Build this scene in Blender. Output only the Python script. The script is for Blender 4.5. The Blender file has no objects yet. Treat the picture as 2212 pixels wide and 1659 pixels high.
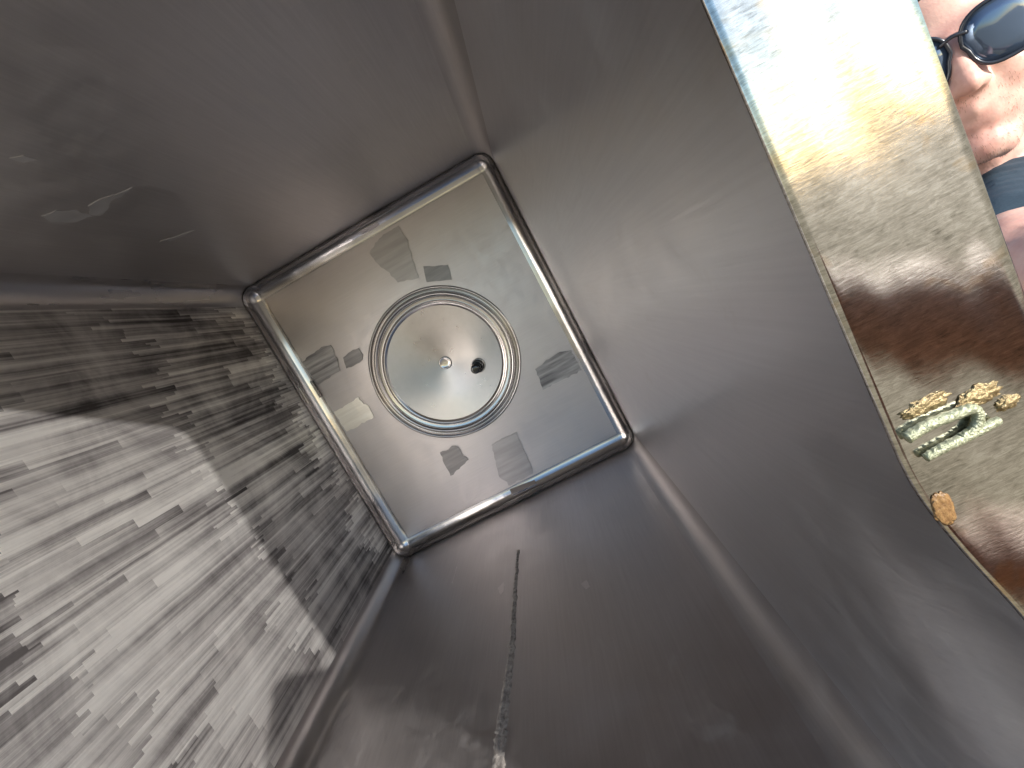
import bpy, bmesh, math, random
from mathutils import Vector, Matrix, noise
random.seed(7)
sc = bpy.context.scene
COL = sc.collection

# ------------------------------------------------------------------ camera, sky, sun, exposure
cam_d = bpy.data.cameras.new('camera')
cam_d.sensor_width = 36.0
cam_d.lens = 36.0 * 1070.0 / 2212.0
cam_d.clip_start = 0.01
cam_d.clip_end = 500.0
cam = bpy.data.objects.new('camera', cam_d)
COL.objects.link(cam)
right = Vector((0.88079483, 0.03332529, -0.47232394))
up = Vector((0.4612846, 0.16470971, 0.87182981))
back = Vector((0.10685032, -0.98577895, 0.12970302))
CAM = Vector((0.2826, -1.3, 0.0449))
m = Matrix((right, up, back)).transposed().to_4x4()
m.translation = CAM
cam.matrix_world = m
sc.camera = cam

SUN_DIR = Vector((0.690, -0.650, 0.265)).normalized()      # towards the sun
SUN_EL = math.asin(SUN_DIR.z)
SUN_AZ = math.atan2(SUN_DIR.x, SUN_DIR.y)
w = bpy.data.worlds.new('World')
sc.world = w
w.use_nodes = True
nt = w.node_tree
sky = nt.nodes.new('ShaderNodeTexSky')
sky.sky_type = 'NISHITA'
sky.sun_disc = False
sky.sun_elevation = SUN_EL
sky.sun_rotation = SUN_AZ
sky.air_density = 0.9
sky.dust_density = 0.3
sky.ozone_density = 2.0
bg = nt.nodes['Background']
bg.inputs['Strength'].default_value = 0.15
nt.links.new(sky.outputs[0], bg.inputs[0])
sun_d = bpy.data.lights.new('sun', 'SUN')
sun_d.energy = 5.0
sun_d.angle = math.radians(0.9)
sun_d.color = (1.0, 0.96, 0.915)
sun = bpy.data.objects.new('sun', sun_d)
COL.objects.link(sun)
sun.rotation_euler = SUN_DIR.to_track_quat('Z', 'Y').to_euler()
sun.location = (2, -3, 2)
sc.view_settings.view_transform = 'Standard'
sc.view_settings.look = 'None'
sc.view_settings.exposure = 0.65
sc.view_settings.gamma = 1.0
sc.view_settings.use_curve_mapping = False
sc.cycles.max_bounces = 8
sc.cycles.glossy_bounces = 7
sc.cycles.diffuse_bounces = 4
sc.cycles.blur_glossy = 1.0
sc.cycles.sample_clamp_indirect = 6.0
sc.cycles.use_denoising = True

# ------------------------------------------------------------------ helpers
def link(o, parent=None):
    COL.objects.link(o)
    if parent:
        o.parent = parent
    return o

def empty(name, loc=(0, 0, 0)):
    o = bpy.data.objects.new(name, None)
    o.location = loc
    o.empty_display_size = 0.05
    return link(o)

def tag(o, label=None, cat=None, group=None, kind=None):
    if label: o['label'] = label
    if cat: o['category'] = cat
    if group: o['group'] = group
    if kind: o['kind'] = kind
    return o

def mesh_obj(name, verts, faces, mat, parent=None, smooth=True):
    me = bpy.data.meshes.new(name)
    me.from_pydata([tuple(v) for v in verts], [], faces)
    me.update()
    if smooth:
        me.polygons.foreach_set('use_smooth', [True] * len(me.polygons))
    me.materials.append(mat)
    return link(bpy.data.objects.new(name, me), parent)

def grid(name, fn, n, k, mat, parent=None, flip=False):
    vs = [fn(i / n, j / k) for i in range(n + 1) for j in range(k + 1)]
    fs = []
    for i in range(n):
        for j in range(k):
            a = i * (k + 1) + j
            q = (a, a + 1, a + k + 2, a + k + 1)
            fs.append(q[::-1] if flip else q)
    return mesh_obj(name, vs, fs, mat, parent)

def tube(name, pts, rad, mat, parent=None, seg=12, ridges=0, ridge=0.0):
    pts = [Vector(p) for p in pts]
    vs, fs = [], []
    up0 = Vector((0.13, 0.2, 1)).normalized()
    for i, p in enumerate(pts):
        t = (pts[min(i + 1, len(pts) - 1)] - pts[max(i - 1, 0)]).normalized()
        a = t.cross(up0)
        if a.length < 1e-4: a = t.cross(Vector((0, 1, 0)))
        a.normalize()
        b = t.cross(a).normalized()
        r = rad(i / (len(pts) - 1)) if callable(rad) else rad
        for s in range(seg):
            th = 2 * math.pi * s / seg
            rr = r * (1 + ridge * math.sin(ridges * i + 2 * th)) if ridge else r
            vs.append(p + a * (math.cos(th) * rr) + b * (math.sin(th) * rr))
    for i in range(len(pts) - 1):
        for s in range(seg):
            fs.append((i * seg + s, i * seg + (s + 1) % seg, (i + 1) * seg + (s + 1) % seg, (i + 1) * seg + s))
    fs.append(tuple(range(seg))[::-1])
    fs.append(tuple((len(pts) - 1) * seg + s for s in range(seg)))
    return mesh_obj(name, vs, fs, mat, parent)

def spline(pts, n):
    pts = [Vector(p) for p in pts]
    out = []
    P = [pts[0] * 2 - pts[1]] + pts + [pts[-1] * 2 - pts[-2]]
    for i in range(1, len(P) - 2):
        p0, p1, p2, p3 = P[i - 1], P[i], P[i + 1], P[i + 2]
        for k in range(n):
            t = k / n
            out.append(0.5 * ((2 * p1) + (p2 - p0) * t + (2 * p0 - 5 * p1 + 4 * p2 - p3) * t * t + (3 * p1 - p0 - 3 * p2 + p3) * t ** 3))
    out.append(pts[-1])
    return out

# ------------------------------------------------------------------ materials
class NB:
    """small node builder"""
    def __init__(self, name):
        self.m = bpy.data.materials.new(name)
        self.m.use_nodes = True
        self.t = self.m.node_tree
        self.p = self.t.nodes['Principled BSDF']
    def n(self, typ, **kw):
        nd = self.t.nodes.new(typ)
        for k, v in kw.items():
            if k.startswith('i_'):
                key = k[2:]
                key = int(key) if key.isdigit() else key.replace('_', ' ')
                nd.inputs[key].default_value = v
            else:
                setattr(nd, k, v)
        return nd
    def l(self, a, b):
        self.t.links.new(a, b)
    def coord(self, scale=(1, 1, 1), loc=(0, 0, 0), rot=(0, 0, 0)):
        tc = self.n('ShaderNodeTexCoord')
        mp = self.n('ShaderNodeMapping')
        mp.inputs['Scale'].default_value = scale
        mp.inputs['Location'].default_value = loc
        mp.inputs['Rotation'].default_value = rot
        self.l(tc.outputs['Object'], mp.inputs['Vector'])
        return mp.outputs['Vector']
    def noise(self, vec, scale, detail=4, rough=0.55, dist=0.0):
        nd = self.n('ShaderNodeTexNoise')
        nd.inputs['Scale'].default_value = scale
        nd.inputs['Detail'].default_value = detail
        nd.inputs['Roughness'].default_value = rough
        nd.inputs['Distortion'].default_value = dist
        self.l(vec, nd.inputs['Vector'])
        return nd.outputs['Fac']
    def ramp(self, fac, stops):
        r = self.n('ShaderNodeValToRGB')
        el = r.color_ramp.elements
        while len(el) < len(stops): el.new(0.5)
        for e, (pos, c) in zip(el, stops):
            e.position = pos
            e.color = c if len(c) == 4 else (*c, 1)
        self.l(fac, r.inputs[0])
        return r.outputs[0]
    def mapr(self, fac, a, b, c, d):
        r = self.n('ShaderNodeMapRange')
        for i, v in enumerate((a, b, c, d)): r.inputs[i + 1].default_value = v
        self.l(fac, r.inputs[0])
        return r.outputs[0]
    def math(self, op, a, b=None):
        r = self.n('ShaderNodeMath', operation=op)
        for i, v in enumerate((a, b)):
            if v is None: continue
            if isinstance(v, (int, float)): r.inputs[i].default_value = v
            else: self.l(v, r.inputs[i])
        return r.outputs[0]
    def mix(self, fac, a, b):
        r = self.n('ShaderNodeMix', data_type='RGBA')
        if isinstance(fac, (int, float)): r.inputs[0].default_value = fac
        else: self.l(fac, r.inputs[0])
        for i, v in ((6, a), (7, b)):
            if isinstance(v, tuple): r.inputs[i].default_value = v if len(v) == 4 else (*v, 1)
            else: self.l(v, r.inputs[i])
        return r.outputs[2]
    def bump(self, h, strength, dist, prev=None):
        b = self.n('ShaderNodeBump')
        b.inputs['Strength'].default_value = strength
        b.inputs['Distance'].default_value = dist
        self.l(h, b.inputs['Height'])
        if prev: self.l(prev, b.inputs['Normal'])
        return b.outputs[0]
    def set(self, **kw):
        for k, v in kw.items():
            key = {'base': 'Base Color', 'metal': 'Metallic', 'rough': 'Roughness', 'normal': 'Normal', 'aniso': 'Anisotropic',
                   'arot': 'Anisotropic Rotation', 'tangent': 'Tangent', 'spec': 'Specular IOR Level', 'sss': 'Subsurface Weight', 'coat': 'Coat Weight'}[k]
            if isinstance(v, (int, float)): self.p.inputs[key].default_value = v
            elif isinstance(v, tuple): self.p.inputs[key].default_value = v if len(v) == 4 else (*v, 1)
            else: self.l(v, self.p.inputs[key])
        return self.m

def satin_steel(name, c0, c1, r0, r1, streak_axis=1, smear=0.0, smear_loc=(0, 0, 0)):
    b = NB(name)
    v = b.coord()
    big = b.noise(v, 3.2, 3, 0.5)
    st = [1.0, 1.0, 1.0]
    st = [60, 60, 60]; st[streak_axis] = 1.6
    fine = b.noise(b.coord(tuple(st)), 6.0, 3, 0.6)
    spots = b.noise(v, 22.0, 5, 0.7, 0.6)
    mixf = b.math('ADD', b.math('MULTIPLY', big, 0.40), b.math('ADD', b.math('MULTIPLY', fine, 0.35), b.math('MULTIPLY', spots, 0.25)))
    col = b.mix(b.mapr(mixf, 0.3, 0.7, 0, 1), c0, c1)
    rough = b.mapr(b.math('ADD', b.math('MULTIPLY', big, 0.45), b.math('MULTIPLY', spots, 0.55)), 0.33, 0.67, r0 - 0.02, r1 + 0.05)
    if smear > 0:
        sv = b.coord((9, 3.2, 9), smear_loc, (0.0, 0.0, 0.5))
        sm = b.noise(sv, 1.7, 6, 0.72, 1.4)
        mask = b.mapr(sm, 0.56, 0.66, 0, 1)
        brk = b.mapr(b.noise(v, 14, 4, 0.6), 0.45, 0.62, 0, 1)
        mask = b.math('MULTIPLY', b.math('MULTIPLY', mask, brk), smear)
        col = b.mix(mask, col, (0.62, 0.60, 0.58))
        rough = b.math('ADD', rough, b.math('MULTIPLY', mask, 0.25))
    nrm = b.bump(b.math('ADD', fine, b.math('MULTIPLY', spots, 0.5)), 0.08, 0.002)
    return b.set(base=col, metal=1.0, rough=rough, normal=nrm)

M = {}
M['panel'] = satin_steel('satin_back_panel', (0.52, 0.475, 0.46), (0.63, 0.585, 0.57), 0.34, 0.45, 0)
M['wall_top'] = satin_steel('satin_wall_upper', (0.46, 0.445, 0.445), (0.60, 0.58, 0.58), 0.34, 0.46, 1, 0.7, (0.3, 0.7, 0))
M['wall_low'] = satin_steel('satin_wall_lower', (0.45, 0.42, 0.42), (0.58, 0.55, 0.545), 0.34, 0.46, 1, 0.8)
M['wall_right'] = satin_steel('satin_wall_right', (0.58, 0.58, 0.60), (0.70, 0.70, 0.72), 0.30, 0.40, 1, 0.3, (0.9, 0.2, 0))
M['outer'] = satin_steel('outer_casing_steel', (0.40, 0.39, 0.38), (0.5, 0.49, 0.48), 0.35, 0.5, 2)

def strokes():
    """hand-ground wall: belt strokes along the depth laid in overlapping passes with ragged ends"""
    b = NB('ground_strokes')
    tc = b.n('ShaderNodeTexCoord')
    sep = b.n('ShaderNodeSeparateXYZ')
    b.l(tc.outputs['Object'], sep.inputs[0])
    warp = b.noise(b.coord((1, 1, 1)), 5, 2, 0.5)
    z = b.math('ADD', sep.outputs[2], b.math('MULTIPLY', warp, 0.006))
    y = sep.outputs[1]
    def wn(a, c):
        n_ = b.n('ShaderNodeTexWhiteNoise', noise_dimensions='2D')
        cx = b.n('ShaderNodeCombineXYZ')
        b.l(a, cx.inputs[0])
        if isinstance(c, (int, float)): cx.inputs[1].default_value = c
        else: b.l(c, cx.inputs[1])
        b.l(cx.outputs[0], n_.inputs['Vector'])
        return n_.outputs[0]
    tones = []
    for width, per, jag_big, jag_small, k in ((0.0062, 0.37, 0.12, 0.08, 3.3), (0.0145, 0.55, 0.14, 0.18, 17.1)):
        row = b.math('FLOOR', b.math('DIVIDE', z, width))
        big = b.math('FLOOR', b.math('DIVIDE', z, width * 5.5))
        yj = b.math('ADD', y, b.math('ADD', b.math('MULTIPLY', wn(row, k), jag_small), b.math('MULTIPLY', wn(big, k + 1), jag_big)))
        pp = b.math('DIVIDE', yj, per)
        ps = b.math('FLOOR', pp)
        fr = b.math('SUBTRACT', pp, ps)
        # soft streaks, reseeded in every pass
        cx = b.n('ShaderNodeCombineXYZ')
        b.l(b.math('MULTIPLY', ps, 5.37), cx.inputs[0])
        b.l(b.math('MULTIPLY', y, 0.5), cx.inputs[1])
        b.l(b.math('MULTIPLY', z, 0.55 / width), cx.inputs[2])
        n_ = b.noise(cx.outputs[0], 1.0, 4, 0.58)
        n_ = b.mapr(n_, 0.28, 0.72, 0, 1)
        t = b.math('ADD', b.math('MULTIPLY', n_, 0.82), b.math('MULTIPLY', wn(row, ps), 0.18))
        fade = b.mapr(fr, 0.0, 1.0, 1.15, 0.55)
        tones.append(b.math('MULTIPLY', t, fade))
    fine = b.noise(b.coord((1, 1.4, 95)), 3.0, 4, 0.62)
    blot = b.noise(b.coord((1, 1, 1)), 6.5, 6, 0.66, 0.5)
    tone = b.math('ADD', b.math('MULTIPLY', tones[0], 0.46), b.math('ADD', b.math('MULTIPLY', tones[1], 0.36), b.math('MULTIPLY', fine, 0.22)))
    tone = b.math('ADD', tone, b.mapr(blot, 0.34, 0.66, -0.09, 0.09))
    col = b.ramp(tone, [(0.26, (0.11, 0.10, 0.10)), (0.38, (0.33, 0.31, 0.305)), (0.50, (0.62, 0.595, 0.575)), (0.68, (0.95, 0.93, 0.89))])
    rough = b.mapr(tone, 0.25, 0.75, 0.58, 0.36)
    nrm = b.bump(tones[0], 0.30, 0.0030)
    nrm = b.bump(fine, 0.30, 0.0010, nrm)
    return b.set(base=col, metal=0.88, rough=rough, normal=nrm)
M['strokes'] = strokes()

def cove():
    b = NB('polished_cove')
    n1 = b.noise(b.coord(), 9, 4, 0.6)
    n2 = b.noise(b.coord((1, 1, 1)), 70, 3, 0.6)
    return b.set(base=b.mix(n1, (0.36, 0.345, 0.34), (0.54, 0.525, 0.515)), metal=1.0, rough=b.mapr(n1, 0.3, 0.7, 0.13, 0.22), normal=b.bump(n2, 0.08, 0.001))
M['cove'] = cove()

def cove_satin():
    b = NB('satin_cove')
    n1 = b.noise(b.coord((1, 0.25, 1)), 9, 4, 0.6)
    return b.set(base=b.mix(n1, (0.40, 0.38, 0.375), (0.56, 0.535, 0.525)), metal=1.0, rough=b.mapr(n1, 0.3, 0.7, 0.24, 0.34))
M['cove_satin'] = cove_satin()
M['cove_dull'] = satin_steel('dull_cove', (0.44, 0.42, 0.42), (0.56, 0.54, 0.54), 0.42, 0.54, 1)

def disc_mat():
    b = NB('spun_disc')
    tan = b.n('ShaderNodeTangent', direction_type='RADIAL', axis='Y')
    n1 = b.noise(b.coord(), 30, 4, 0.6)
    return b.set(base=b.mix(n1, (0.36, 0.34, 0.325), (0.48, 0.455, 0.435)), metal=1.0, rough=b.mapr(n1, 0.3, 0.7, 0.26, 0.36), aniso=0.8, tangent=tan.outputs[0],
                 normal=b.bump(b.noise(b.coord(), 12, 2), 0.06, 0.004))
M['disc'] = disc_mat()
def ring_mat():
    b = NB('polished_ring')
    n1 = b.noise(b.coord(), 14, 4, 0.6)
    return b.set(base=b.mix(n1, (0.44, 0.42, 0.41), (0.58, 0.555, 0.545)), metal=1.0, rough=b.mapr(n1, 0.3, 0.7, 0.10, 0.17), normal=b.bump(n1, 0.05, 0.004))
M['ring'] = ring_mat()

def flange_mat():
    b = NB('weathered_flange')
    v = b.coord()
    lines = b.noise(b.coord((30, 80, 330)), 4.2, 6, 0.74, 0.9)
    blocks = b.noise(b.coord((120, 120, 260)), 1.7, 6, 0.70, 1.0)
    big = b.noise(v, 38, 4, 0.6, 0.5)
    vor = b.n('ShaderNodeTexVoronoi', feature='F1')
    vor.inputs['Scale'].default_value = 1.0
    b.l(b.coord((300, 300, 700)), vor.inputs['Vector'])
    vc = b.n('ShaderNodeSeparateColor')
    b.l(vor.outputs['Color'], vc.inputs[0])
    tone = b.math('ADD', b.math('ADD', b.math('MULTIPLY', lines, 0.46), b.math('MULTIPLY', blocks, 0.30)), b.math('ADD', b.math('MULTIPLY', vc.outputs[0], 0.05), b.math('MULTIPLY', big, 0.19)))
    col = b.ramp(tone, [(0.37, (0.27, 0.255, 0.23)), (0.45, (0.46, 0.44, 0.40)), (0.52, (0.60, 0.575, 0.53)), (0.62, (0.80, 0.785, 0.74))])
    ochre = b.mapr(b.noise(v, 60, 3, 0.6, 0.4), 0.60, 0.72, 0, 0.6)
    col = b.mix(ochre, col, (0.62, 0.43, 0.22))
    rough = b.mapr(tone, 0.3, 0.7, 0.13, 0.085)
    nrm = b.bump(tone, 0.045, 0.0010)
    return b.set(base=col, metal=1.0, rough=rough, normal=nrm)
M['flange'] = flange_mat()

def simple(name, c0, c1, scale, metal=0.0, rough=0.6, bump=0.0, bd=0.002, spec=0.5, detail=5):
    b = NB(name)
    n1 = b.noise(b.coord(), scale, detail, 0.6, 0.3)
    kw = dict(base=b.mix(b.mapr(n1, 0.3, 0.7, 0, 1), c0, c1), metal=metal, rough=rough, spec=spec)
    if bump: kw['normal'] = b.bump(n1, bump, bd)
    return b.set(**kw)
def patch_mat(name, c0, c1, ax):
    b = NB(name)
    st = [14, 14, 14]; st[ax] = 1.2
    n1 = b.noise(b.coord(tuple(st)), 6, 4, 0.6)
    return b.set(base=b.mix(b.mapr(n1, 0.3, 0.7, 0, 1), c0, c1), metal=0.95, rough=0.40, normal=b.bump(n1, 0.3, 0.001))
M['patch_dark'] = patch_mat('dark_panel_patch', (0.19, 0.18, 0.18), (0.29, 0.275, 0.27), 0)
M['patch_mid'] = patch_mat('grey_panel_patch', (0.36, 0.335, 0.325), (0.46, 0.43, 0.42), 0)
M['patch_streak'] = patch_mat('streaked_panel_patch', (0.17, 0.16, 0.165), (0.55, 0.52, 0.51), 0)
M['patch_bright'] = patch_mat('bright_sunlit_patch', (0.75, 0.70, 0.62), (0.9, 0.86, 0.78), 0)  # warm sunlight on polished marks, put into a pale colour
M['smear'] = simple('rubbed_smear', (0.57, 0.565, 0.57), (0.64, 0.635, 0.64), 30, 1.0, 0.47)
M['smear_low'] = satin_steel('rubbed_smear_low', (0.56, 0.525, 0.52), (0.68, 0.645, 0.64), 0.36, 0.48, 1)
M['black_metal'] = simple('black_stud', (0.05, 0.05, 0.052), (0.11, 0.11, 0.112), 60, 1.0, 0.13, 0.15)
M['glue'] = simple('dried_drip', (0.16, 0.14, 0.125), (0.55, 0.50, 0.45), 120, 0.4, 0.5, 0.8, 0.003)
M['reflection_cord'] = simple('pale_green_reflection', (0.20, 0.22, 0.13), (0.56, 0.57, 0.40), 900, 0.5, 0.35, 0.9, 0.0008)  # colour of a greenish reflection in the flange
M['reflection_crust'] = simple('ochre_reflection', (0.20, 0.14, 0.07), (0.52, 0.41, 0.22), 700, 0.7, 0.3, 0.9, 0.0010)  # colour of the golden reflections in the flange
M['amber'] = simple('reflected_amber', (0.16, 0.08, 0.03), (0.34, 0.20, 0.08), 700, 0.0, 0.35, 0.5, 0.001)  # colour of an amber reflection near the rim
M['concrete'] = simple('ledge_concrete', (0.34, 0.29, 0.21), (0.52, 0.46, 0.36), 18, 0, 0.85, 0.4, 0.01)
M['ground'] = simple('stony_ground', (0.34, 0.26, 0.15), (0.58, 0.47, 0.30), 7, 0, 0.9, 0.5, 0.03, detail=9)

def skin_mat():
    b = NB('skin')
    v = b.coord()
    n1 = b.noise(v, 26, 5, 0.65, 0.3)
    n2 = b.noise(v, 320, 3, 0.6)
    col = b.mix(b.mapr(n1, 0.35, 0.68, 0, 1), (0.74, 0.47, 0.37), (0.62, 0.32, 0.255))
    sep = b.n('ShaderNodeSeparateXYZ')
    b.l(v, sep.inputs[0])
    tan = b.mapr(sep.outputs[1], -0.55, -0.80, 0, 0.85)      # forearms: sunlit orange-brown and shade put into the skin colour
    col = b.mix(tan, col, (0.30, 0.115, 0.055))
    return b.set(base=col, rough=0.48, normal=b.bump(n2, 0.25, 0.0012), sss=0.12, spec=0.4)
M['skin'] = skin_mat()
M['skin'].node_tree.nodes['Principled BSDF'].inputs['Subsurface Radius'].default_value = (0.012, 0.005, 0.003)
def shirt_mat():
    b = NB('slate_blue_shirt')
    n1 = b.noise(b.coord((7, 7, 30), (0, 0, 0), (0.35, 0.25, 0)), 1.6, 3, 0.5, 0.8)
    n2 = b.noise(b.coord(), 500, 2, 0.5)
    nrm = b.bump(n1, 0.25, 0.01)
    return b.set(base=b.mix(n2, (0.03, 0.05, 0.07), (0.055, 0.085, 0.11)), rough=0.85, normal=b.bump(n2, 0.3, 0.0005, nrm), spec=0.25)
M['shirt'] = shirt_mat()
M['trousers'] = simple('dark_trousers', (0.03, 0.032, 0.04), (0.06, 0.06, 0.07), 30, 0, 0.9, 0.3, 0.01)
M['shoe'] = simple('brown_shoe', (0.06, 0.04, 0.03), (0.1, 0.07, 0.05), 30, 0, 0.6)
M['hair'] = simple('brown_hair', (0.03, 0.018, 0.01), (0.08, 0.05, 0.03), 200, 0, 0.6, 0.8, 0.004)
M['arm_hair'] = simple('ginger_arm_hair', (0.30, 0.13, 0.05), (0.45, 0.22, 0.09), 50, 0, 0.45)
M['stubble'] = simple('stubble_hair', (0.16, 0.08, 0.05), (0.28, 0.15, 0.09), 50, 0, 0.5)
M['frame'] = simple('dark_frame', (0.02, 0.022, 0.03), (0.035, 0.04, 0.05), 60, 0, 0.22)
def lens_mat():
    b = NB('tinted_lens')
    return b.set(base=(0.11, 0.155, 0.23), metal=0.6, rough=0.06, spec=0.8)
M['lens'] = lens_mat()

# ------------------------------------------------------------------ ground and ledge
def rough_plane(name, x0, x1, y0, y1, z, n, amp, mat):
    def fn(s, t):
        x = x0 + (x1 - x0) * s; y = y0 + (y1 - y0) * t
        return (x, y, z + amp * noise.noise(Vector((x * 0.7, y * 0.7, 1.3))))
    return grid(name, fn, n, n, mat)
g = rough_plane('ground', -60, 60, -60, 60, -1.45, 60, 0.03, M['ground'])
tag(g, 'bare stony ground around the ledge', kind='structure')

S = 1.3
HW, HH = 0.364583, 0.41527
R = 0.029 * S
YR = -0.88 * S
FX = 0.3225 * S
bm = bmesh.new()
bmesh.ops.create_cube(bm, size=1.0)
bmesh.ops.scale(bm, vec=(1.0, 1.15, 1.02), verts=bm.verts)
bmesh.ops.translate(bm, vec=(-0.03, -0.43, -HH - 0.031 - 0.51), verts=bm.verts)
bmesh.ops.bevel(bm, geom=bm.edges[:], offset=0.012, segments=3, affect='EDGES')
me = bpy.data.meshes.new('ledge'); bm.to_mesh(me); bm.free(); me.materials.append(M['concrete'])
led = link(bpy.data.objects.new('ledge', me))
tag(led, 'rough concrete ledge under the steel box', kind='structure')

# ------------------------------------------------------------------ the steel box
box = empty('steel_box', (0, 0, -HH))
tag(box, 'open stainless steel box seen from inside, with a round embossed disc in its back', 'steel box')
BASE = Vector((0, 0, -HH))
def part(name, verts, faces, mat, parent=box, smooth=True):
    o = mesh_obj(name, verts, faces, mat, None, smooth)
    o.parent = parent
    if parent is box: o.location = -BASE
    return o
def pgrid(name, fn, n, k, mat, flip=False, parent=box):
    o = grid(name, fn, n, k, mat, None, flip)
    o.parent = parent
    if parent is box: o.location = -BASE
    return o
def oil(x, y, z, k):          # slight unevenness of thin sheet
    return 0.0022 * S * noise.noise(Vector((x * 3.1 + k, y * 2.3, z * 3.1))) + 0.0006 * noise.noise(Vector((x * 11 + k, y * 6, z * 11)))
def edge_fade(s, t):
    a = min(s, 1 - s, t, 1 - t) * 8
    return max(0.0, min(1.0, a))
DC = (0.007 * S, 0.005 * S)   # disc centre x, z
RD = 0.157 * S

# back panel: ring grid from the disc opening to the coves
def back_fn(s, t):
    th = 2 * math.pi * s
    c, si = math.cos(th), math.sin(th)
    xw, zw = HW - R, HH - R
    # distance to the rectangle from the disc centre
    k = min(((xw - DC[0]) / c if c > 0 else (-xw - DC[0]) / c) if abs(c) > 1e-6 else 9, ((zw - DC[1]) / si if si > 0 else (-zw - DC[1]) / si) if abs(si) > 1e-6 else 9)
    r = RD + (k - RD) * t
    x, z = DC[0] + c * r, DC[1] + si * r
    f = min(t, 1 - t) * 2
    return (x, oil(x, 0, z, 4.0) * f * 0.8, z)
# angles that include the rectangle corners exactly
angs = [2 * math.pi * i / 160 for i in range(160)]
for cx_, cz_ in ((1, 1), (-1, 1), (-1, -1), (1, -1)):
    a = math.atan2(cz_ * (HH - R) - DC[1], cx_ * (HW - R) - DC[0]) % (2 * math.pi)
    i = min(range(160), key=lambda q: abs(angs[q] - a))
    angs[i] = a
NR = 14
vs, fs = [], []
for a in angs:
    for j in range(NR + 1):
        vs.append(back_fn(a / (2 * math.pi), j / NR))
for i in range(160):
    for j in range(NR):
        a0, b0 = i * (NR + 1) + j, ((i + 1) % 160) * (NR + 1) + j
        fs.append((a0, a0 + 1, b0 + 1, b0))
back = part('back_panel', vs, fs, M['panel'])

# rim shape: low down the thin rim is dented outwards
DENT = [(-0.60, 0.0), (-0.26, 0.0), (-0.20, 0.012), (-0.15, 0.0195), (-0.12, 0.0175), (-0.096, 0.0121), (-0.082, 0.0076), (-0.0704, 0.0044), (-0.0597, 0.0016), (-0.050, 0.0), (0.6, 0.0)]
def dent_raw(z):
    z = z / S
    for (z0, d0), (z1, d1) in zip(DENT, DENT[1:]):
        if z <= z1:
            return S * (d0 + (d1 - d0) * max(0.0, (z - z0) / (z1 - z0)))
    return 0.0
def dent(z):
    return sum(dent_raw(z + d * 0.004 * S) for d in (-2, -1, 0, 1, 2)) / 5
YRR = -0.8795 * S
def rim_s(z): return YRR + 0.0008 * S * max(-1.0, min(1.0, z / 0.1))* -1
RB = 0.0016 * S

def wall_right(s, t):
    z = (-HH + R) + (2 * HH - 2 * R) * s
    y0, y1 = -R, rim_s(z) + RB
    y = y0 + (y1 - y0) * t
    near = max(0.0, 1 - (y - y1) / 0.075)
    return (HW + oil(0, y, z, 1.0) * edge_fade(s, t) + dent(z) * near * near * (3 - 2 * near), y, z)
pgrid('side_wall', wall_right, 200, 80, M['wall_right'], True)
def wall_left(s, t):
    z = (-HH + R) + (2 * HH - 2 * R) * s
    y = -R + (YR + RB + R) * t
    return (-HW + oil(0, y, z, 2.0) * edge_fade(s, t), y, z)
pgrid('side_wall', wall_left, 60, 60, M['strokes']).name = 'side_wall'
def wall_hor(sg, k):
    def fn(s, t):
        x = (-HW + R) + (2 * HW - 2 * R) * s
        y = -R + (YR + RB + R) * t
        return (x, y, sg * HH + oil(x, y, 0, k) * edge_fade(s, t))
    return fn
pgrid('side_wall', wall_hor(1, 3.0), 60, 60, M['wall_top'])
low_wall = pgrid('side_wall', wall_hor(-1, 5.0), 60, 60, M['wall_low'], True)

# coves: concave quarter rounds along every inside edge
G = 0.0012                     # a hair proud so the joint reads as a fine line
def cove_run(fn_c, n=40, k=12, flip=False, mat='cove'):
    return pgrid('corner_cove', fn_c, n, k, M[mat], flip)
q = math.pi / 2
def wob(a, k): return 0.0014 * noise.noise(Vector((a * 9, k, 0.3))) + 0.0007 * noise.noise(Vector((a * 43, k, 2.3)))
for sx in (1, -1):             # back edges along z
    cove_run(lambda s, t, sx=sx: (sx * (HW - R + (R - G + wob(s, sx)) * math.sin(t * q)), -R + (R - G + wob(s, sx)) * math.cos(t * q), (-HH + R) + (2 * HH - 2 * R) * s), flip=sx > 0)
for sz in (1, -1):             # back edges along x
    cove_run(lambda s, t, sz=sz: ((-HW + R) + (2 * HW - 2 * R) * s, -R + (R - G + wob(s, 5 * sz)) * math.cos(t * q), sz * (HH - R + (R - G + wob(s, 5 * sz)) * math.sin(t * q))), flip=sz < 0)
for sx in (1, -1):             # depth edges
    for sz in (1, -1):
        def f(s, t, sx=sx, sz=sz):
            zc = sz * (HH - R)
            y1 = (rim_s(zc) if sx > 0 else YR) + RB
            rr = R
            return (sx * (HW - R + rr * math.cos(t * q)), -R + (y1 + R) * s, zc + sz * rr * math.sin(t * q))
        cove_run(f, flip=sx * sz > 0, mat='cove_satin' if sx < 0 else 'cove_dull')
        def fc(s, t, sx=sx, sz=sz):
            rr = R - G
            a, e = s * q, t * q
            return (sx * (HW - R + rr * math.cos(e) * math.sin(a)), -R + rr * math.cos(a) * math.cos(e), sz * (HH - R + rr * math.sin(e)))
        pgrid('corner_cap', fc, 12, 12, M['cove'], sx * sz < 0)

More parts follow.
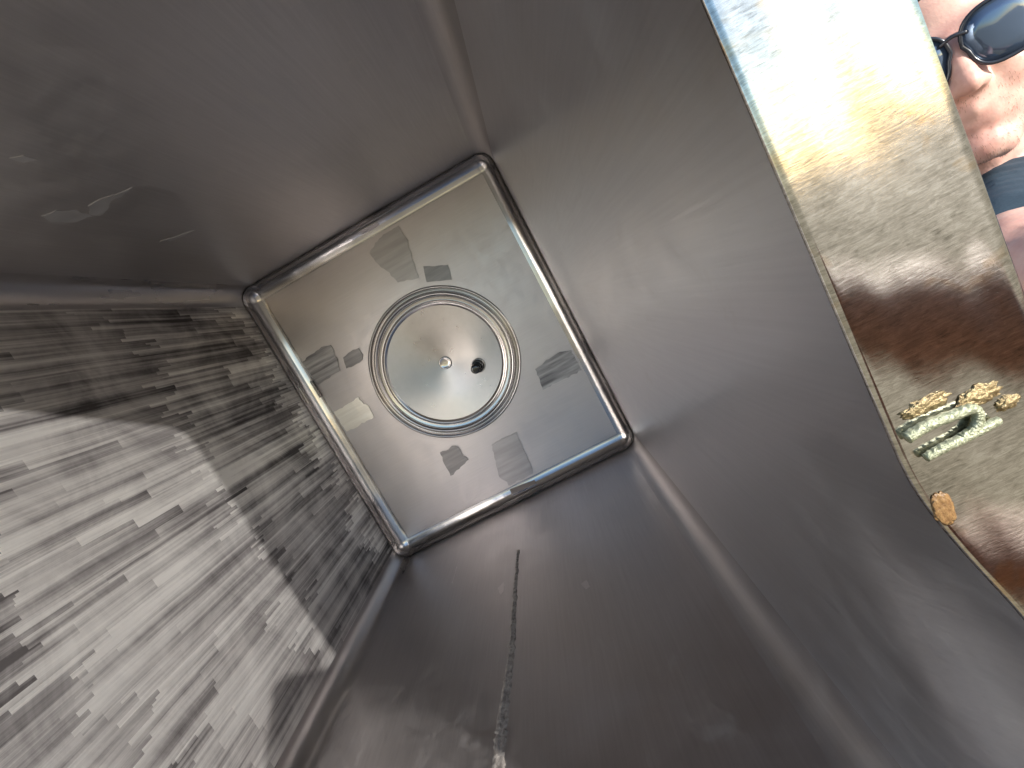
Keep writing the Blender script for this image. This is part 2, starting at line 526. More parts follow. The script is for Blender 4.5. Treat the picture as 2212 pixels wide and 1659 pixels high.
# front flanges
LIP = 0.0055 * S
def flange_profile(t, cut=0.0):
    """0..1 along: bend, flat, rolled outer edge, return; gives (outwards, backwards)"""
    if t < 0.22:
        a = t / 0.22 * q
        return (cut + RB * (1 - math.cos(a)), RB * (1 - math.sin(a)))
    flat = (FX - HW) - LIP
    if t < 0.70:
        return (cut + RB + (flat - RB - cut) * (t - 0.22) / 0.48, 0.0)
    if t < 0.92:
        a = (t - 0.70) / 0.22 * q
        return (flat + LIP * math.sin(a), LIP * (1 - math.cos(a)))
    return (flat + LIP, LIP + 0.012 * (t - 0.92) / 0.08)
def fl_right(s, t):
    z = (-HH + R) + (2 * HH - 2 * R) * s
    o, bk = flange_profile(t, dent(z))
    y = rim_s(z) + bk
    wv = 0.0005 * S * noise.noise(Vector((o * 60, z * 22, 7)))
    win = max(0.0, min(1.0, (t - 0.24) / 0.14, (0.70 - t) / 0.10))
    return (HW + o, y + wv * win * win * (3 - 2 * win), z)
fl = pgrid('flange', fl_right, 260, 50, M['flange'], True)
fl['label'] = 'weathered mottled front flange catching the sun'
pgrid('flange', lambda s, t: (-HW - flange_profile(t)[0], YR + flange_profile(t)[1], (-HH + R) + (2 * HH - 2 * R) * s), 40, 30, M['flange'])
for sz in (1, -1):
    pgrid('flange', lambda s, t, sz=sz: (-FX + 2 * FX * s, (rim_s(sz * (HH - R)) + 0.003 if False else YR) + flange_profile(t)[1] + 0.002, sz * (HH + flange_profile(t)[0])), 40, 30, M['flange'], sz < 0)

# outer casing
T = 0.030
cv = [(sx * (HW + T), y, sz * (HH + T)) for y in (YR + 0.012, T + 0.02) for sx in (-1, 1) for sz in (-1, 1)]
part('outer_casing', cv, [(0, 1, 5, 4), (1, 3, 7, 5), (3, 2, 6, 7), (2, 0, 4, 6), (4, 5, 7, 6)], M['outer'], smooth=False)

# ---- embossed round disc in the back panel
def lathe(name, prof, mat, parent, seg=128, wobble=0.0):
    vs, fs = [], []
    for i, (r, h) in enumerate(prof):
        for s in range(seg):
            th = 2 * math.pi * s / seg
            rr = r * S * (1 + wobble * noise.noise(Vector((math.cos(th) * 2, math.sin(th) * 2, 3 + i * 0.05))))
            vs.append((DC[0] + rr * math.cos(th), -h * S, DC[1] + rr * math.sin(th)))
    for i in range(len(prof) - 1):
        for s in range(seg):
            a, b2 = i * seg + s, i * seg + (s + 1) % seg
            fs.append((a, b2, b2 + seg, a + seg))
    return part(name, vs, fs, mat, parent)
def smooth_prof(p, n=5):
    out = [Vector((a, b, 0)) for a, b in p]
    return [(v.x, v.y) for v in spline(out, n)]
rim_ring = lathe('embossed_ring', smooth_prof([(0.1572, 0.0), (0.1548, 0.0022), (0.1525, 0.0012), (0.1495, -0.0045), (0.1465, -0.0040), (0.1440, 0.0030), (0.1405, 0.0058), (0.1365, 0.0030), (0.1345, -0.0005)]), M['ring'], box, wobble=0.004)
chan = lathe('embossed_ring', smooth_prof([(0.1345, -0.0005), (0.1290, -0.0012), (0.1262, 0.0008), (0.1240, 0.0030), (0.1215, 0.0024), (0.1180, 0.0004)]), M['ring'], box, wobble=0.002)
dish = lathe('round_disc', smooth_prof([(0.1180, 0.0004), (0.1000, -0.0016), (0.0700, -0.0048), (0.0400, -0.0085), (0.0150, -0.0110), (0.0135, -0.0112)]), M['disc'], box)
b_ = lathe('centre_button', smooth_prof([(0.0135, -0.0112), (0.0132, -0.0085), (0.0115, -0.0072), (0.0080, -0.0080), (0.0040, -0.0082), (0.0004, -0.0082)]), M['ring'], dish, 48)
# stud
SX, SZ = 0.0655 * S, -0.0315 * S
def lathe_at(name, cx, cz, prof, mat, parent, seg=28, tilt=(0, 0)):
    vs, fs = [], []
    for r, h in prof:
        for s in range(seg):
            th = 2 * math.pi * s / seg
            vs.append((cx + r * math.cos(th) + tilt[0] * h, -h, cz + r * math.sin(th) + tilt[1] * h))
    for i in range(len(prof) - 1):
        for s in range(seg):
            a, b2 = i * seg + s, i * seg + (s + 1) % seg
            fs.append((a, b2, b2 + seg, a + seg))
    return part(name, vs, fs, mat, parent)
stud = lathe_at('dark_stud', SX, SZ, smooth_prof([(0.0165, -0.008), (0.0165, 0.004), (0.0150, 0.007), (0.0125, 0.0075), (0.0118, 0.016), (0.0128, 0.021), (0.0120, 0.026), (0.0085, 0.0285), (0.0003, 0.029)], 4), M['black_metal'], box, tilt=(-0.25, -0.12))
stud['label'] = 'glossy black stud beside the disc centre'
ring2 = lathe_at('washer', SX, SZ, [(0.0172, 0.0010), (0.0185, 0.0016), (0.0190, 0.0006), (0.0192, -0.010)], M['ring'], stud, tilt=(-0.25, -0.12))

# ---- thin tonal patches on the back panel; the bright one stands for sunlight
def patch(name, poly, mat, lift, jag=0.0035, parent=back):
    pts = []
    n = len(poly)
    for i in range(n):
        a, b2 = Vector((*poly[i], 0)), Vector((*poly[(i + 1) % n], 0))
        k = max(2, int((b2 - a).length / 0.007))
        d = (b2 - a).normalized(); nn = Vector((-d.y, d.x, 0))
        for j in range(k):
            p = a + (b2 - a) * (j / k)
            pts.append(p + nn * jag * (noise.noise(p * 90) + 0.6 * noise.noise(p * 300)))
    bmx = bmesh.new()
    top = [bmx.verts.new((p.x, -lift - 0.0006, p.y)) for p in pts]
    f = bmx.faces.new(top)
    ex = bmesh.ops.extrude_face_region(bmx, geom=[f])
    bmesh.ops.translate(bmx, vec=(0, 0.0010, 0), verts=[v for v in ex['geom'] if isinstance(v, bmesh.types.BMVert)])
    bmesh.ops.triangulate(bmx, faces=[f_ for f_ in bmx.faces if len(f_.verts) > 4])
    bmesh.ops.recalc_face_normals(bmx, faces=bmx.faces)
    me = bpy.data.meshes.new(name); bmx.to_mesh(me); bmx.free()
    me.materials.append(mat)
    o = bpy.data.objects.new(name, me)
    return link(o, parent)
P1 = [(-0.02, 0.3442), (0.0124, 0.3633), (0.0423, 0.3693), (0.0808, 0.3691), (0.0807, 0.3264), (0.0675, 0.268), (0.0605, 0.2319), (0.0358, 0.2373), (0.0068, 0.2475), (-0.0005, 0.2781), (-0.0108, 0.3009), (-0.0181, 0.3194)]
P2 = [(0.0851, 0.2505), (0.1127, 0.2383), (0.1433, 0.2244), (0.1394, 0.2054), (0.1334, 0.1874), (0.1048, 0.2002), (0.0727, 0.2121), (0.079, 0.2326)]
P3 = [(-0.326, 0.1882), (-0.3013, 0.1955), (-0.2596, 0.1986), (-0.2343, 0.1921), (-0.2395, 0.1669), (-0.2375, 0.156), (-0.2469, 0.1215), (-0.2835, 0.1195), (-0.3181, 0.1164), (-0.325, 0.1256), (-0.325, 0.1487)]
P4 = [(-0.222, 0.1478), (-0.1953, 0.1532), (-0.1728, 0.1496), (-0.1719, 0.1295), (-0.1806, 0.1174), (-0.2083, 0.1151), (-0.231, 0.1187)]
P5 = [(-0.1218, -0.1998), (-0.0977, -0.2036), (-0.0837, -0.200), (-0.0687, -0.2103), (-0.0704, -0.2296), (-0.0625, -0.2545), (-0.098, -0.2659), (-0.1282, -0.2726), (-0.1268, -0.2389)]
P6 = [(0.0139, -0.2471), (0.0544, -0.2463), (0.089, -0.2484), (0.0847, -0.3018), (0.0823, -0.3495), (0.0766, -0.372), (0.034, -0.3725), (-0.0018, -0.371), (0.0019, -0.36), (-0.0122, -0.3376), (0.0009, -0.2921)]
P7 = [(0.2149, -0.1202), (0.2516, -0.1123), (0.294, -0.1098), (0.321, -0.1192), (0.322, -0.1482), (0.322, -0.178), (0.2993, -0.1794), (0.2519, -0.1781), (0.2058, -0.1779), (0.212, -0.1501)]
P8 = [(-0.3221, 0.0328), (-0.2956, 0.0324), (-0.2427, 0.0364), (-0.2386, 0.0139), (-0.2311, 0.0042), (-0.2324, -0.03), (-0.2629, -0.0314), (-0.2995, -0.0328), (-0.3212, -0.0307), (-0.3217, -0.0021)]
for P_, mt, j in ((P1, 'patch_mid', 0.004), (P2, 'patch_dark', 0.002), (P3, 'patch_streak', 0.004), (P4, 'patch_dark', 0.002), (P5, 'patch_dark', 0.004), (P6, 'patch_mid', 0.003), (P7, 'patch_streak', 0.004), (P8, 'patch_bright', 0.004)):
    patch('panel_patch', P_, M[mt], 0.0022, j)

# pale rubbed smears on the upper and lower walls
def wall_smear(poly, zc, sg, mat, jag):
    bmx = bmesh.new()
    n_ = len(poly); pts = []
    for i in range(n_):
        a, c = Vector((*poly[i], 0)), Vector((*poly[(i + 1) % n_], 0))
        k = max(2, int((c - a).length / 0.005))
        d = (c - a).normalized(); nn = Vector((-d.y, d.x, 0))
        for jj in range(k):
            p = a + (c - a) * (jj / k)
            pts.append(p + nn * jag * noise.noise(p * 120))
    f = bmx.faces.new([bmx.verts.new((p.x, p.y, zc + oil(p.x, p.y, 0, 3.0 if sg > 0 else 5.0) - sg * 0.00035)) for p in pts])
    ex = bmesh.ops.extrude_face_region(bmx, geom=[f])
    bmesh.ops.translate(bmx, vec=(0, 0, sg * 0.0012), verts=[v for v in ex['geom'] if isinstance(v, bmesh.types.BMVert)])
    bmesh.ops.triangulate(bmx, faces=[f_ for f_ in bmx.faces if len(f_.verts) > 4])
    bmesh.ops.recalc_face_normals(bmx, faces=bmx.faces)
    me = bpy.data.meshes.new('smear'); bmx.to_mesh(me); bmx.free()
    me.materials.append(mat)
    o = link(bpy.data.objects.new('smear', me), box)
    o.location = -BASE
    return o
for poly in ([(-0.1914, -0.6926), (-0.1765, -0.6858), (-0.1687, -0.6675), (-0.1728, -0.6383), (-0.1927, -0.6467), (-0.1998, -0.6727)],
             [(-0.1553, -0.6597), (-0.1376, -0.6595), (-0.1216, -0.6493), (-0.1002, -0.6438), (-0.1223, -0.6397), (-0.1361, -0.644), (-0.1489, -0.6333), (-0.1695, -0.6285), (-0.1698, -0.6438)],
             [(-0.1095, -0.7907), (-0.1002, -0.784), (-0.0994, -0.7693), (-0.1106, -0.776)],
             [(-0.2045, -0.4815), (-0.1851, -0.466), (-0.1591, -0.4514), (-0.1782, -0.4517), (-0.1982, -0.462)]):
    wall_smear(poly, HH, 1, M['smear'], 0.003)
for poly in ([(-0.1524, -0.2305), (-0.1489, -0.2398), (-0.1499, -0.3), (-0.1526, -0.3001)],
             [(-0.0296, -0.4115), (-0.0145, -0.3978), (-0.015, -0.4329), (-0.0211, -0.4428)],
             [(0.1393, -0.5241), (0.1502, -0.5206), (0.1553, -0.5441), (0.1465, -0.5462)]):
    wall_smear(poly, -HH, -1, M['smear_low'], 0.002)

# small bright clips on the cove edge
def slab(name, c, u_, v_, th, mat, parent):
    c, u_, v_ = Vector(c), Vector(u_), Vector(v_)
    n_ = u_.cross(v_).normalized() * th
    vs = [c + a * u_ + b2 * v_ + k * n_ for k in (-0.5, 0.5) for a, b2 in ((-.5, -.5), (.5, -.5), (.5, .5), (-.5, .5))]
    return part(name, vs, [(0, 3, 2, 1), (4, 5, 6, 7), (0, 1, 5, 4), (1, 2, 6, 5), (2, 3, 7, 6), (3, 0, 4, 7)], mat, parent, False)
slab('bright_clip', (0.034, -0.006, -0.3905), (0.074, 0, -0.004), (0.0, -0.012, -0.014), 0.0016, M['ring'], box)
slab('bright_clip', (0.012, -0.006, 0.3960), (0.052, 0, -0.003), (0.0, -0.010, 0.012), 0.0016, M['ring'], box)
slab('bright_clip', (-0.330, -0.010, 0.110), (0.008, -0.006, 0.002), (0.0, 0.0, 0.05), 0.0014, M['ring'], box)

# dried drip line down the lower wall
dr = spline([(0.013, -0.30, 0), (0.010, -0.47, 0), (0.009, -0.605, 0), (0.004, -0.678, 0), (0.0, -0.739, 0), (-0.002, -0.802, 0), (-0.006, -0.95, 0)], 26)
vs, fs = [], []
for i, p in enumerate(dr):
    t = i / (len(dr) - 1)
    w_ = 0.0035 + 0.0085 * min(1, t * 1.4) * (0.7 + 0.6 * noise.noise(Vector((t * 40, 1, 0))))
    jx = 0.0035 * noise.noise(Vector((t * 55, 5, 0)))
    for k, (ox, hz) in enumerate(((-1, 0.0), (-0.7, 0.0022), (-0.15, 0.0032 + 0.001 * noise.noise(Vector((t * 90, 2, 0)))), (0.1, 0.0012), (0.45, 0.0028), (0.8, 0.0015), (1, 0.0))):
        vs.append((p.x + jx + ox * w_, p.y, -HH + oil(p.x, p.y, 0, 5.0) - 0.0004 + hz * 0.8))
for i in range(len(dr) - 1):
    for k in range(6):
        a = i * 7 + k
        fs.append((a, a + 1, a + 8, a + 7))
o = part('drip_line', vs, fs, M['glue'])
o['label'] = 'dried drip running along the lower wall'

# ---- distorted reflections in the flange, built as small coloured shapes
def fy(z): return rim_s(z)
loop = empty('reflection_loop', (0.380, fy(-0.052), -0.052))
tag(loop, 'distorted pale green reflection in the weathered flange, built as a ribbed loop', 'reflection_cord')
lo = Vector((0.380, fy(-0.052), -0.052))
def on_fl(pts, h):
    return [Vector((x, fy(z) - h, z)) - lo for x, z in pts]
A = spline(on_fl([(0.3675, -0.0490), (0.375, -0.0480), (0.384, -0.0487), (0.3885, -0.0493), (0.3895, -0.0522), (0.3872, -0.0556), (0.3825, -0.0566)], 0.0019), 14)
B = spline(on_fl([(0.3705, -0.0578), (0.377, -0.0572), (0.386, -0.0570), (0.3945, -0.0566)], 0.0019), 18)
o = tube('reflection_strand', A, lambda t: 0.0019 - 0.0004 * t, M['reflection_cord'], loop, 14, 1.1, 0.06)
o = tube('reflection_strand', B, lambda t: 0.0014 + 0.0003 * math.sin(t * 3.1), M['reflection_cord'], loop, 14, 1.1, 0.06)
def blob(name, c, r, mat, parent, amp, seed, sub=4):
    bmx = bmesh.new()
    bmesh.ops.create_icosphere(bmx, subdivisions=sub, radius=1.0)
    for v in bmx.verts:
        d = v.co.normalized()
        k = 1 + amp * noise.fractal(d * 2.6 + Vector((seed, 0, 0)), 0.8, 2.1, 5)
        v.co = Vector((c[0] + d.x * r[0] * k, c[1] + d.y * r[1] * k, c[2] + d.z * r[2] * k))
    me = bpy.data.meshes.new(name); bmx.to_mesh(me); bmx.free()
    me.polygons.foreach_set('use_smooth', [True] * len(me.polygons))
    me.materials.append(mat)
    ob = link(bpy.data.objects.new(name, me), parent)
    if parent is box: ob.location = -BASE
    return ob
blob('ochre_reflection', (0.3775, fy(-0.0425), -0.0425), (0.0070, 0.0007, 0.0026), M['reflection_crust'], box, 0.45, 1)  # golden reflections modelled as low blobs
blob('ochre_reflection', (0.3930, fy(-0.0475), -0.0475), (0.0066, 0.0007, 0.0032), M['reflection_crust'], box, 0.45, 5)
blob('ochre_reflection', (0.4000, fy(-0.0535), -0.0535), (0.0035, 0.0010, 0.0022), M['reflection_crust'], box, 0.45, 9)
blob('amber_reflection', (0.3705, fy(-0.0780) - 0.0002, -0.0780), (0.0034, 0.0005, 0.0062), M['amber'], box, 0.22, 13)  # amber reflection modelled as a flat blob

# ------------------------------------------------------------------ the person
def union_mesh(name, prims, voxel, mat, parent=None, smooth_it=6, warp=None):
    """prims: ('e', centre, radii, matrix) ellipsoids and ('c', p0, r0, p1, r1) tapered capsules; fused to one surface"""
    bmx = bmesh.new()
    for p in prims:
        if p[0] == 'e':
            mm = (p[3] if len(p) > 3 else Matrix()).to_4x4()
            mt = Matrix.Translation(p[1]) @ mm @ Matrix.Diagonal((*p[2], 1))
            bmesh.ops.create_icosphere(bmx, subdivisions=4, radius=1.0, matrix=mt)
        else:
            p0, r0, p1, r1 = Vector(p[1]), p[2], Vector(p[3]), p[4]
            d = p1 - p0
            n_ = max(2, int(d.length / (0.5 * min(r0, r1))) + 1)
            for i in range(n_ + 1):
                t = i / n_
                bmesh.ops.create_icosphere(bmx, subdivisions=2, radius=r0 + (r1 - r0) * t, matrix=Matrix.Translation(p0 + d * t))
    me = bpy.data.meshes.new(name)
    bmx.to_mesh(me); bmx.free()
    tmp = bpy.data.objects.new('tmp_union', me)
    COL.objects.link(tmp)
    rm = tmp.modifiers.new('r', 'REMESH'); rm.mode = 'VOXEL'; rm.voxel_size = voxel; rm.use_smooth_shade = True
    sm = tmp.modifiers.new('s', 'SMOOTH'); sm.factor = 0.5; sm.iterations = smooth_it
    dg = bpy.context.evaluated_depsgraph_get()
    out = bpy.data.meshes.new_from_object(tmp.evaluated_get(dg))
    bpy.data.objects.remove(tmp)
    bpy.data.meshes.remove(me)
    out.name = name
    out.materials.clear(); out.materials.append(mat)
    if warp:
        for v in out.vertices: v.co = warp(v.co)
    out.polygons.foreach_set('use_smooth', [True] * len(out.polygons))
    return link(bpy.data.objects.new(name, out), parent)

BR = Vector((0.830, -0.677, 0.066))                 # bridge of the nose
FWD = Vector((-0.50, -0.86, -0.06)).normalized()    # way the face looks
HXA = FWD.cross(Vector((0, 0, 1))).normalized() * -1   # person's left
HZA = HXA.cross(-FWD).normalized()
HM = Matrix((HXA, -FWD, HZA)).transposed()          # head local (x left, y back, z up)
HO = BR - HM @ Vector((0, -0.100, 0.024))
def h(x, y, z): return HO + HM @ Vector((x, y, z))
def cap(a, r0, b2, r1): return ('c', a, r0, b2, r1)
neck0, neck1 = h(0, 0.025, -0.07), Vector((0.965, -0.53, -0.15))
shR, elR, wrR = Vector((0.708, -0.805, -0.160)), Vector((0.615, -1.275, -0.148)), Vector((0.400, -1.315, -0.035))
shL, elL, wrL = Vector((1.09, -0.66, -0.20)), Vector((0.80, -1.16, -0.36)), Vector((0.47, -1.315, -0.265))
hip = Vector((1.10, -0.28, -0.66))
prims = [
    ('e', h(0, 0.012, 0.035), (0.076, 0.097, 0.098), HM), ('e', h(0, -0.025, -0.035), (0.062, 0.070, 0.078), HM),
    ('e', h(0, -0.066, -0.093), (0.030, 0.026, 0.022), HM),
    ('e', h(0.036, -0.058, -0.020), (0.030, 0.030, 0.032), HM), ('e', h(-0.036, -0.058, -0.020), (0.030, 0.030, 0.032), HM),
    cap(h(0.048, -0.005, -0.07), 0.024, h(0.018, -0.062, -0.098), 0.020), cap(h(-0.048, -0.005, -0.07), 0.024, h(-0.018, -0.062, -0.098), 0.020),
    cap(h(0, -0.090, 0.030), 0.010, h(0, -0.112, -0.016), 0.0135), ('e', h(0.013, -0.100, -0.020), (0.010, 0.011, 0.009), HM), ('e', h(-0.013, -0.100, -0.020), (0.010, 0.011, 0.009), HM),
    cap(h(-0.036, -0.078, 0.040), 0.014, h(0.036, -0.078, 0.040), 0.014),
    cap(h(-0.019, -0.084, -0.050), 0.0065, h(0, -0.092, -0.048), 0.008), cap(h(0.019, -0.084, -0.050), 0.0065, h(0, -0.092, -0.048), 0.008),
    cap(h(-0.016, -0.084, -0.063), 0.0075, h(0.016, -0.084, -0.063), 0.0075), ('e', h(0, -0.078, -0.040), (0.03, 0.014, 0.02), HM),
    ('e', h(0.077, 0.012, 0.0), (0.008, 0.020, 0.031), HM), ('e', h(-0.077, 0.012, 0.0), (0.008, 0.020, 0.031), HM),
    cap(neck0, 0.054, neck1, 0.060),
    cap(neck1, 0.075, (shR + neck1) / 2 + Vector((0.02, 0.03, -0.02)), 0.070), cap((shR + neck1) / 2 + Vector((0.02, 0.03, -0.02)), 0.070, shR, 0.060),
    cap(neck1, 0.075, shL, 0.060),
    cap(Vector((0.97, -0.52, -0.24)), 0.12, Vector((1.04, -0.40, -0.42)), 0.125), cap(Vector((0.90, -0.60, -0.25)), 0.10, Vector((0.96, -0.50, -0.38)), 0.10),
    cap(Vector((1.04, -0.40, -0.42)), 0.125, hip, 0.135),
    cap(shR, 0.056, shR.lerp(elR, 0.5), 0.050), cap(shR.lerp(elR, 0.5), 0.050, elR, 0.041), cap(elR, 0.041, elR.lerp(wrR, 0.3), 0.038), cap(elR.lerp(wrR, 0.3), 0.038, wrR, 0.026),
    cap(shL, 0.056, elL, 0.042), cap(elL, 0.042, elL.lerp(wrL, 0.3), 0.043), cap(elL.lerp(wrL, 0.3), 0.043, wrL, 0.028),
]
def hand(wr, dirv, nrm, side, curl):
    dirv = dirv.normalized(); nrm = nrm.normalized(); lat = dirv.cross(nrm).normalized() * side
    out = [cap(wr, 0.025, wr + dirv * 0.03, 0.022)]
    for k, (off, ln, r) in enumerate(((-0.030, 0.062, 0.0078), (-0.010, 0.074, 0.0084), (0.010, 0.078, 0.0086), (0.030, 0.072, 0.0084))):
        b0 = wr + dirv * 0.03 + lat * off * 0.6
        b1 = wr + dirv * 0.092 + lat * off
        out.append(cap(b0, 0.015, b1, 0.0115))
        d = dirv.copy(); p = b1
        for s_, f_ in enumerate((0.45, 0.32, 0.25)):
            d = (d + nrm * curl * (s_ + 0.4)).normalized()
            p2 = p + d * ln * f_
            out.append(cap(p, r * (1.06 - 0.08 * s_), p2, r * (0.98 - 0.08 * s_)))
            p = p2
    t0 = wr + dirv * 0.028 + lat * 0.020
    t1 = t0 + (dirv * 0.6 + lat * 0.9).normalized() * 0.045
    t2 = t1 + (dirv * 0.9 + lat * 0.3 + nrm * 0.4).normalized() * 0.034
    t3 = t2 + (dirv * 0.9 + nrm * 0.5).normalized() * 0.027
    out += [cap(t0, 0.017, t1, 0.0125), cap(t1, 0.0115, t2, 0.0105), cap(t2, 0.0105, t3, 0.0085)]
    return out
prims += hand(wrR, Vector((-0.45, -0.25, -0.85)), Vector((-0.6, 0.5, 0.3)), 1, 0.5)
prims += hand(wrL, Vector((-0.95, -0.10, -0.10)), Vector((0.0, 0.6, 0.8)), -1, 0.35)
foot = [Vector((1.02, -0.42, -1.44)), Vector((1.22, -0.22, -1.44))]
person_base = Vector((1.12, -0.32, -1.44))
for fpt in foot:
    kn = Vector((fpt.x + 0.02, fpt.y - 0.02, -1.02)); hp = hip.lerp(Vector((fpt.x, fpt.y, hip.z)), 0.8) + Vector((0, 0, -0.06))
    prims += [cap(hp, 0.085, kn, 0.058), cap(kn, 0.056, fpt + Vector((0, 0, 0.10)), 0.036)]
person = union_mesh('person', prims, 0.0048, M['skin'], None, 5)
# keep the person's origin at the feet
person.data.transform(Matrix.Translation(-person_base)); person.location = person_base
tag(person, 'person in sunglasses and a slate blue T-shirt leaning in beside the box', 'person')
def child_of_person(o):
    o.data.transform(Matrix.Translation(-person_base)); o.parent = person
    return o
def fold(co):
    k = 0.007 * noise.noise(Vector((co.x * 5 + co.z * 30, co.y * 5 - co.z * 14, co.z * 30))) + 0.002 * noise.noise(Vector((co.x * 12, co.y * 12, co.z * 70)))
    n_ = Vector((co.x - 1.0, co.y + 0.45, 0)).normalized()
    return co + n_ * k
slv = shR.lerp(elR, 0.16)
shirt = union_mesh('shirt', [
    cap(neck1 + Vector((0.005, 0.0, -0.02)), 0.088, (shR + neck1) / 2 + Vector((0.02, 0.03, -0.02)), 0.088), cap((shR + neck1) / 2 + Vector((0.02, 0.03, -0.02)), 0.088, ((shR + neck1) / 2 + Vector((0.02, 0.03, -0.02))).lerp(shR, 0.55), 0.076),
    cap(neck1, 0.086, shL, 0.072), cap(shL, 0.070, shL.lerp(elL, 0.4), 0.066),
    cap(Vector((0.97, -0.52, -0.24)), 0.135, Vector((1.04, -0.40, -0.42)), 0.142), cap(Vector((0.90, -0.60, -0.25)), 0.115, Vector((0.96, -0.50, -0.38)), 0.115),
    cap(Vector((1.04, -0.40, -0.42)), 0.142, hip, 0.150)], 0.006, M['shirt'], None, 4, fold)
child_of_person(shirt)
tr = []
for fpt in foot:
    kn = Vector((fpt.x + 0.02, fpt.y - 0.02, -1.02)); hp = hip.lerp(Vector((fpt.x, fpt.y, hip.z)), 0.8) + Vector((0, 0, -0.06))
    tr += [cap(hp, 0.10, kn, 0.072), cap(kn, 0.070, fpt + Vector((0, 0, 0.09)), 0.055)]
tr.append(('e', hip + Vector((0, 0, -0.05)), (0.155, 0.155, 0.13)))
child_of_person(union_mesh('trousers', tr, 0.012, M['trousers'], None, 4))
for fpt in foot:
    child_of_person(union_mesh('shoe', [cap(fpt + Vector((0, 0.03, 0.045)), 0.046, fpt + Vector((-0.06, -0.10, 0.038)), 0.040), cap(fpt + Vector((0, 0.03, 0.045)), 0.046, fpt + Vector((0, 0, 0.10)), 0.045)], 0.008, M['shoe'], None, 3))
child_of_person(union_mesh('hair', [('e', h(0, 0.022, 0.048), (0.081, 0.100, 0.097), HM), ('e', h(0, 0.06, 0.0), (0.074, 0.055, 0.07), HM)], 0.006, M['hair'], None, 2))

# fine arm hair and stubble, one mass each
def strands(name, starts, mat):
    vs, fs = [], []
    for p, n_, d, ln, r in starts:
        side = n_.cross(d).normalized() * r
        k0 = len(vs)
        for i in range(4):
            t = i / 3
            c = p + (n_ * (0.75 * t - 0.25 * t * t) + d * (0.9 * t * t + 0.2 * t)) * ln
            w_ = 1 - 0.8 * t
            vs += [c + side * w_, c - side * w_, c + n_.cross(side).normalized() * r * w_]
        for i in range(3):
            a = k0 + i * 3
            fs += [(a, a + 1, a + 4, a + 3), (a + 1, a + 2, a + 5, a + 4), (a + 2, a, a + 3, a + 5)]
    o = mesh_obj(name, vs, fs, mat)
    tag(o, kind='stuff')
    return child_of_person(o)
st = []
ax = (wrR - elR).normalized()
e1 = ax.cross(Vector((0, 1, 0))).normalized(); e2 = ax.cross(e1).normalized()
for i in range(2200):
    t = random.uniform(0.0, 0.97); th = random.uniform(0, 2 * math.pi)
    r = 0.038 if t < 0.3 else 0.038 + (0.026 - 0.038) * (t - 0.3) / 0.7
    n_ = e1 * math.cos(th) + e2 * math.sin(th)
    d = (ax * random.uniform(0.3, 1.2) + n_.cross(ax) * random.uniform(-0.6, 0.6)).normalized()
    st.append((elR.lerp(wrR, t) + n_ * (r - 0.001), n_, d, random.uniform(0.006, 0.016), 0.00022))
strands('arm_hair', st, M['arm_hair'])
st = []
pm = person.data
cand = []
for v in pm.vertices:
    lp = HM.transposed() @ (v.co + person_base - HO)
    if -0.125 < lp.z < -0.028 and lp.y < 0.0 and abs(lp.x) < 0.08 and not (abs(lp.x) < 0.024 and -0.072 < lp.z < -0.043):
        cand.append(v)
for i in range(3500):
    v = random.choice(cand)
    n_ = v.normal.copy()
    p = v.co + person_base + Vector((random.uniform(-1, 1), random.uniform(-1, 1), random.uniform(-1, 1))) * 0.003
    p = p - n_ * (p - v.co - person_base).dot(n_) - n_ * 0.0005
    st.append((p, n_, (Vector((0, 0, -1)) - n_ * -n_.z).normalized(), random.uniform(0.002, 0.0045), 0.00022))
strands('stubble', st, M['stubble'])

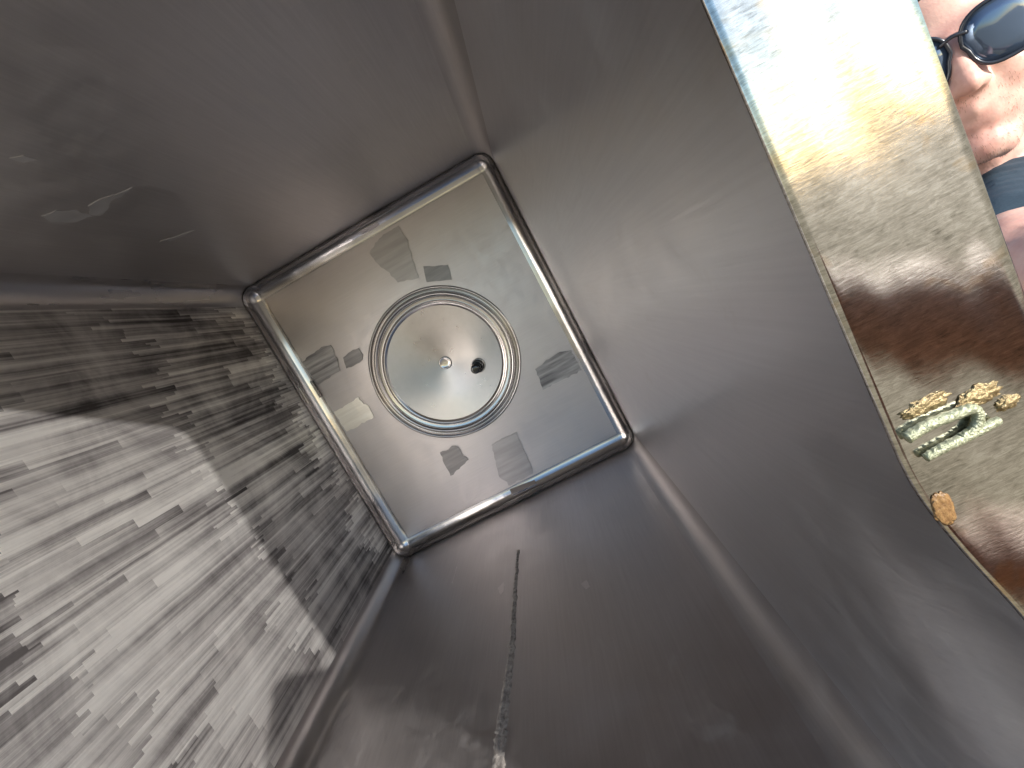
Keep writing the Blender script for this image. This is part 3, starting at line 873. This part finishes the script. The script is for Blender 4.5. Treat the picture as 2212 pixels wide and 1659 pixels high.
# sunglasses
sg = empty('sunglasses', h(0, -0.105, 0.028))
tag(sg, 'dark framed sunglasses with blue tinted lenses worn on the face', 'sunglasses')
SO = h(0, -0.105, 0.028)
def lens_outline(k, sgn):
    pts = []
    for i in range(40):
        a = 2 * math.pi * i / 40
        c, s_ = math.cos(a), math.sin(a)
        x = 0.0335 * math.copysign(abs(c) ** 0.75, c); z = 0.0290 * math.copysign(abs(s_) ** 0.8, s_)
        if z < 0: x *= 0.90; z *= 1.12
        pts.append((sgn * (0.0395 + x * k), z * k - 0.002))
    return pts
def wrap(x): return 3.2 * max(0.0, abs(x) - 0.012) ** 2
for sgn in (1, -1):
    out = lens_outline(1.0, sgn)
    n_ = len(out)
    vs = [h(x, -0.108 + wrap(x), 0.024 + z) - SO for x, z in out]
    vs += [h(sgn * 0.034 + (x - sgn * 0.034) * 0.55, -0.1105 + wrap(sgn * 0.034 + (x - sgn * 0.034) * 0.55), 0.024 + z * 0.55) - SO for x, z in out]
    vs.append(h(sgn * 0.034, -0.1112 + wrap(0.034), 0.023) - SO)
    nb = len(vs)
    vs += [v + HM @ Vector((0, 0.002, 0)) for v in vs[:nb]]
    fs = []
    for i in range(n_):
        j = (i + 1) % n_
        fs += [(i, j, n_ + j, n_ + i), (n_ + i, n_ + j, 2 * n_), (nb + i, nb + n_ + i, nb + n_ + j, nb + j), (nb + n_ + i, nb + 2 * n_, nb + n_ + j), (i, nb + i, nb + j, j)]
    mesh_obj('lens', vs, fs, M['lens'], sg)
    fr = [h(x, -0.1085 + wrap(x), 0.024 + z) - SO for x, z in lens_outline(1.03, sgn)]
    tube('lens_rim', fr + fr[:2], 0.0021, M['frame'], sg, 8)
    tube('temple', [h(sgn * x, y, z) - SO for x, y, z in ((0.064, -0.098, 0.032), (0.072, -0.07, 0.032), (0.080, -0.02, 0.030), (0.082, 0.02, 0.022), (0.080, 0.04, 0.004))], 0.0028, M['frame'], sg, 8)
tube('bridge', spline([h(-0.012, -0.1085, 0.034) - SO, h(0, -0.110, 0.037) - SO, h(0.012, -0.1085, 0.034) - SO], 6), 0.0022, M['frame'], sg, 8)
for o in list(sc.objects):
    if o.type == 'MESH' and o.name.startswith('tmp_'): bpy.data.objects.remove(o)
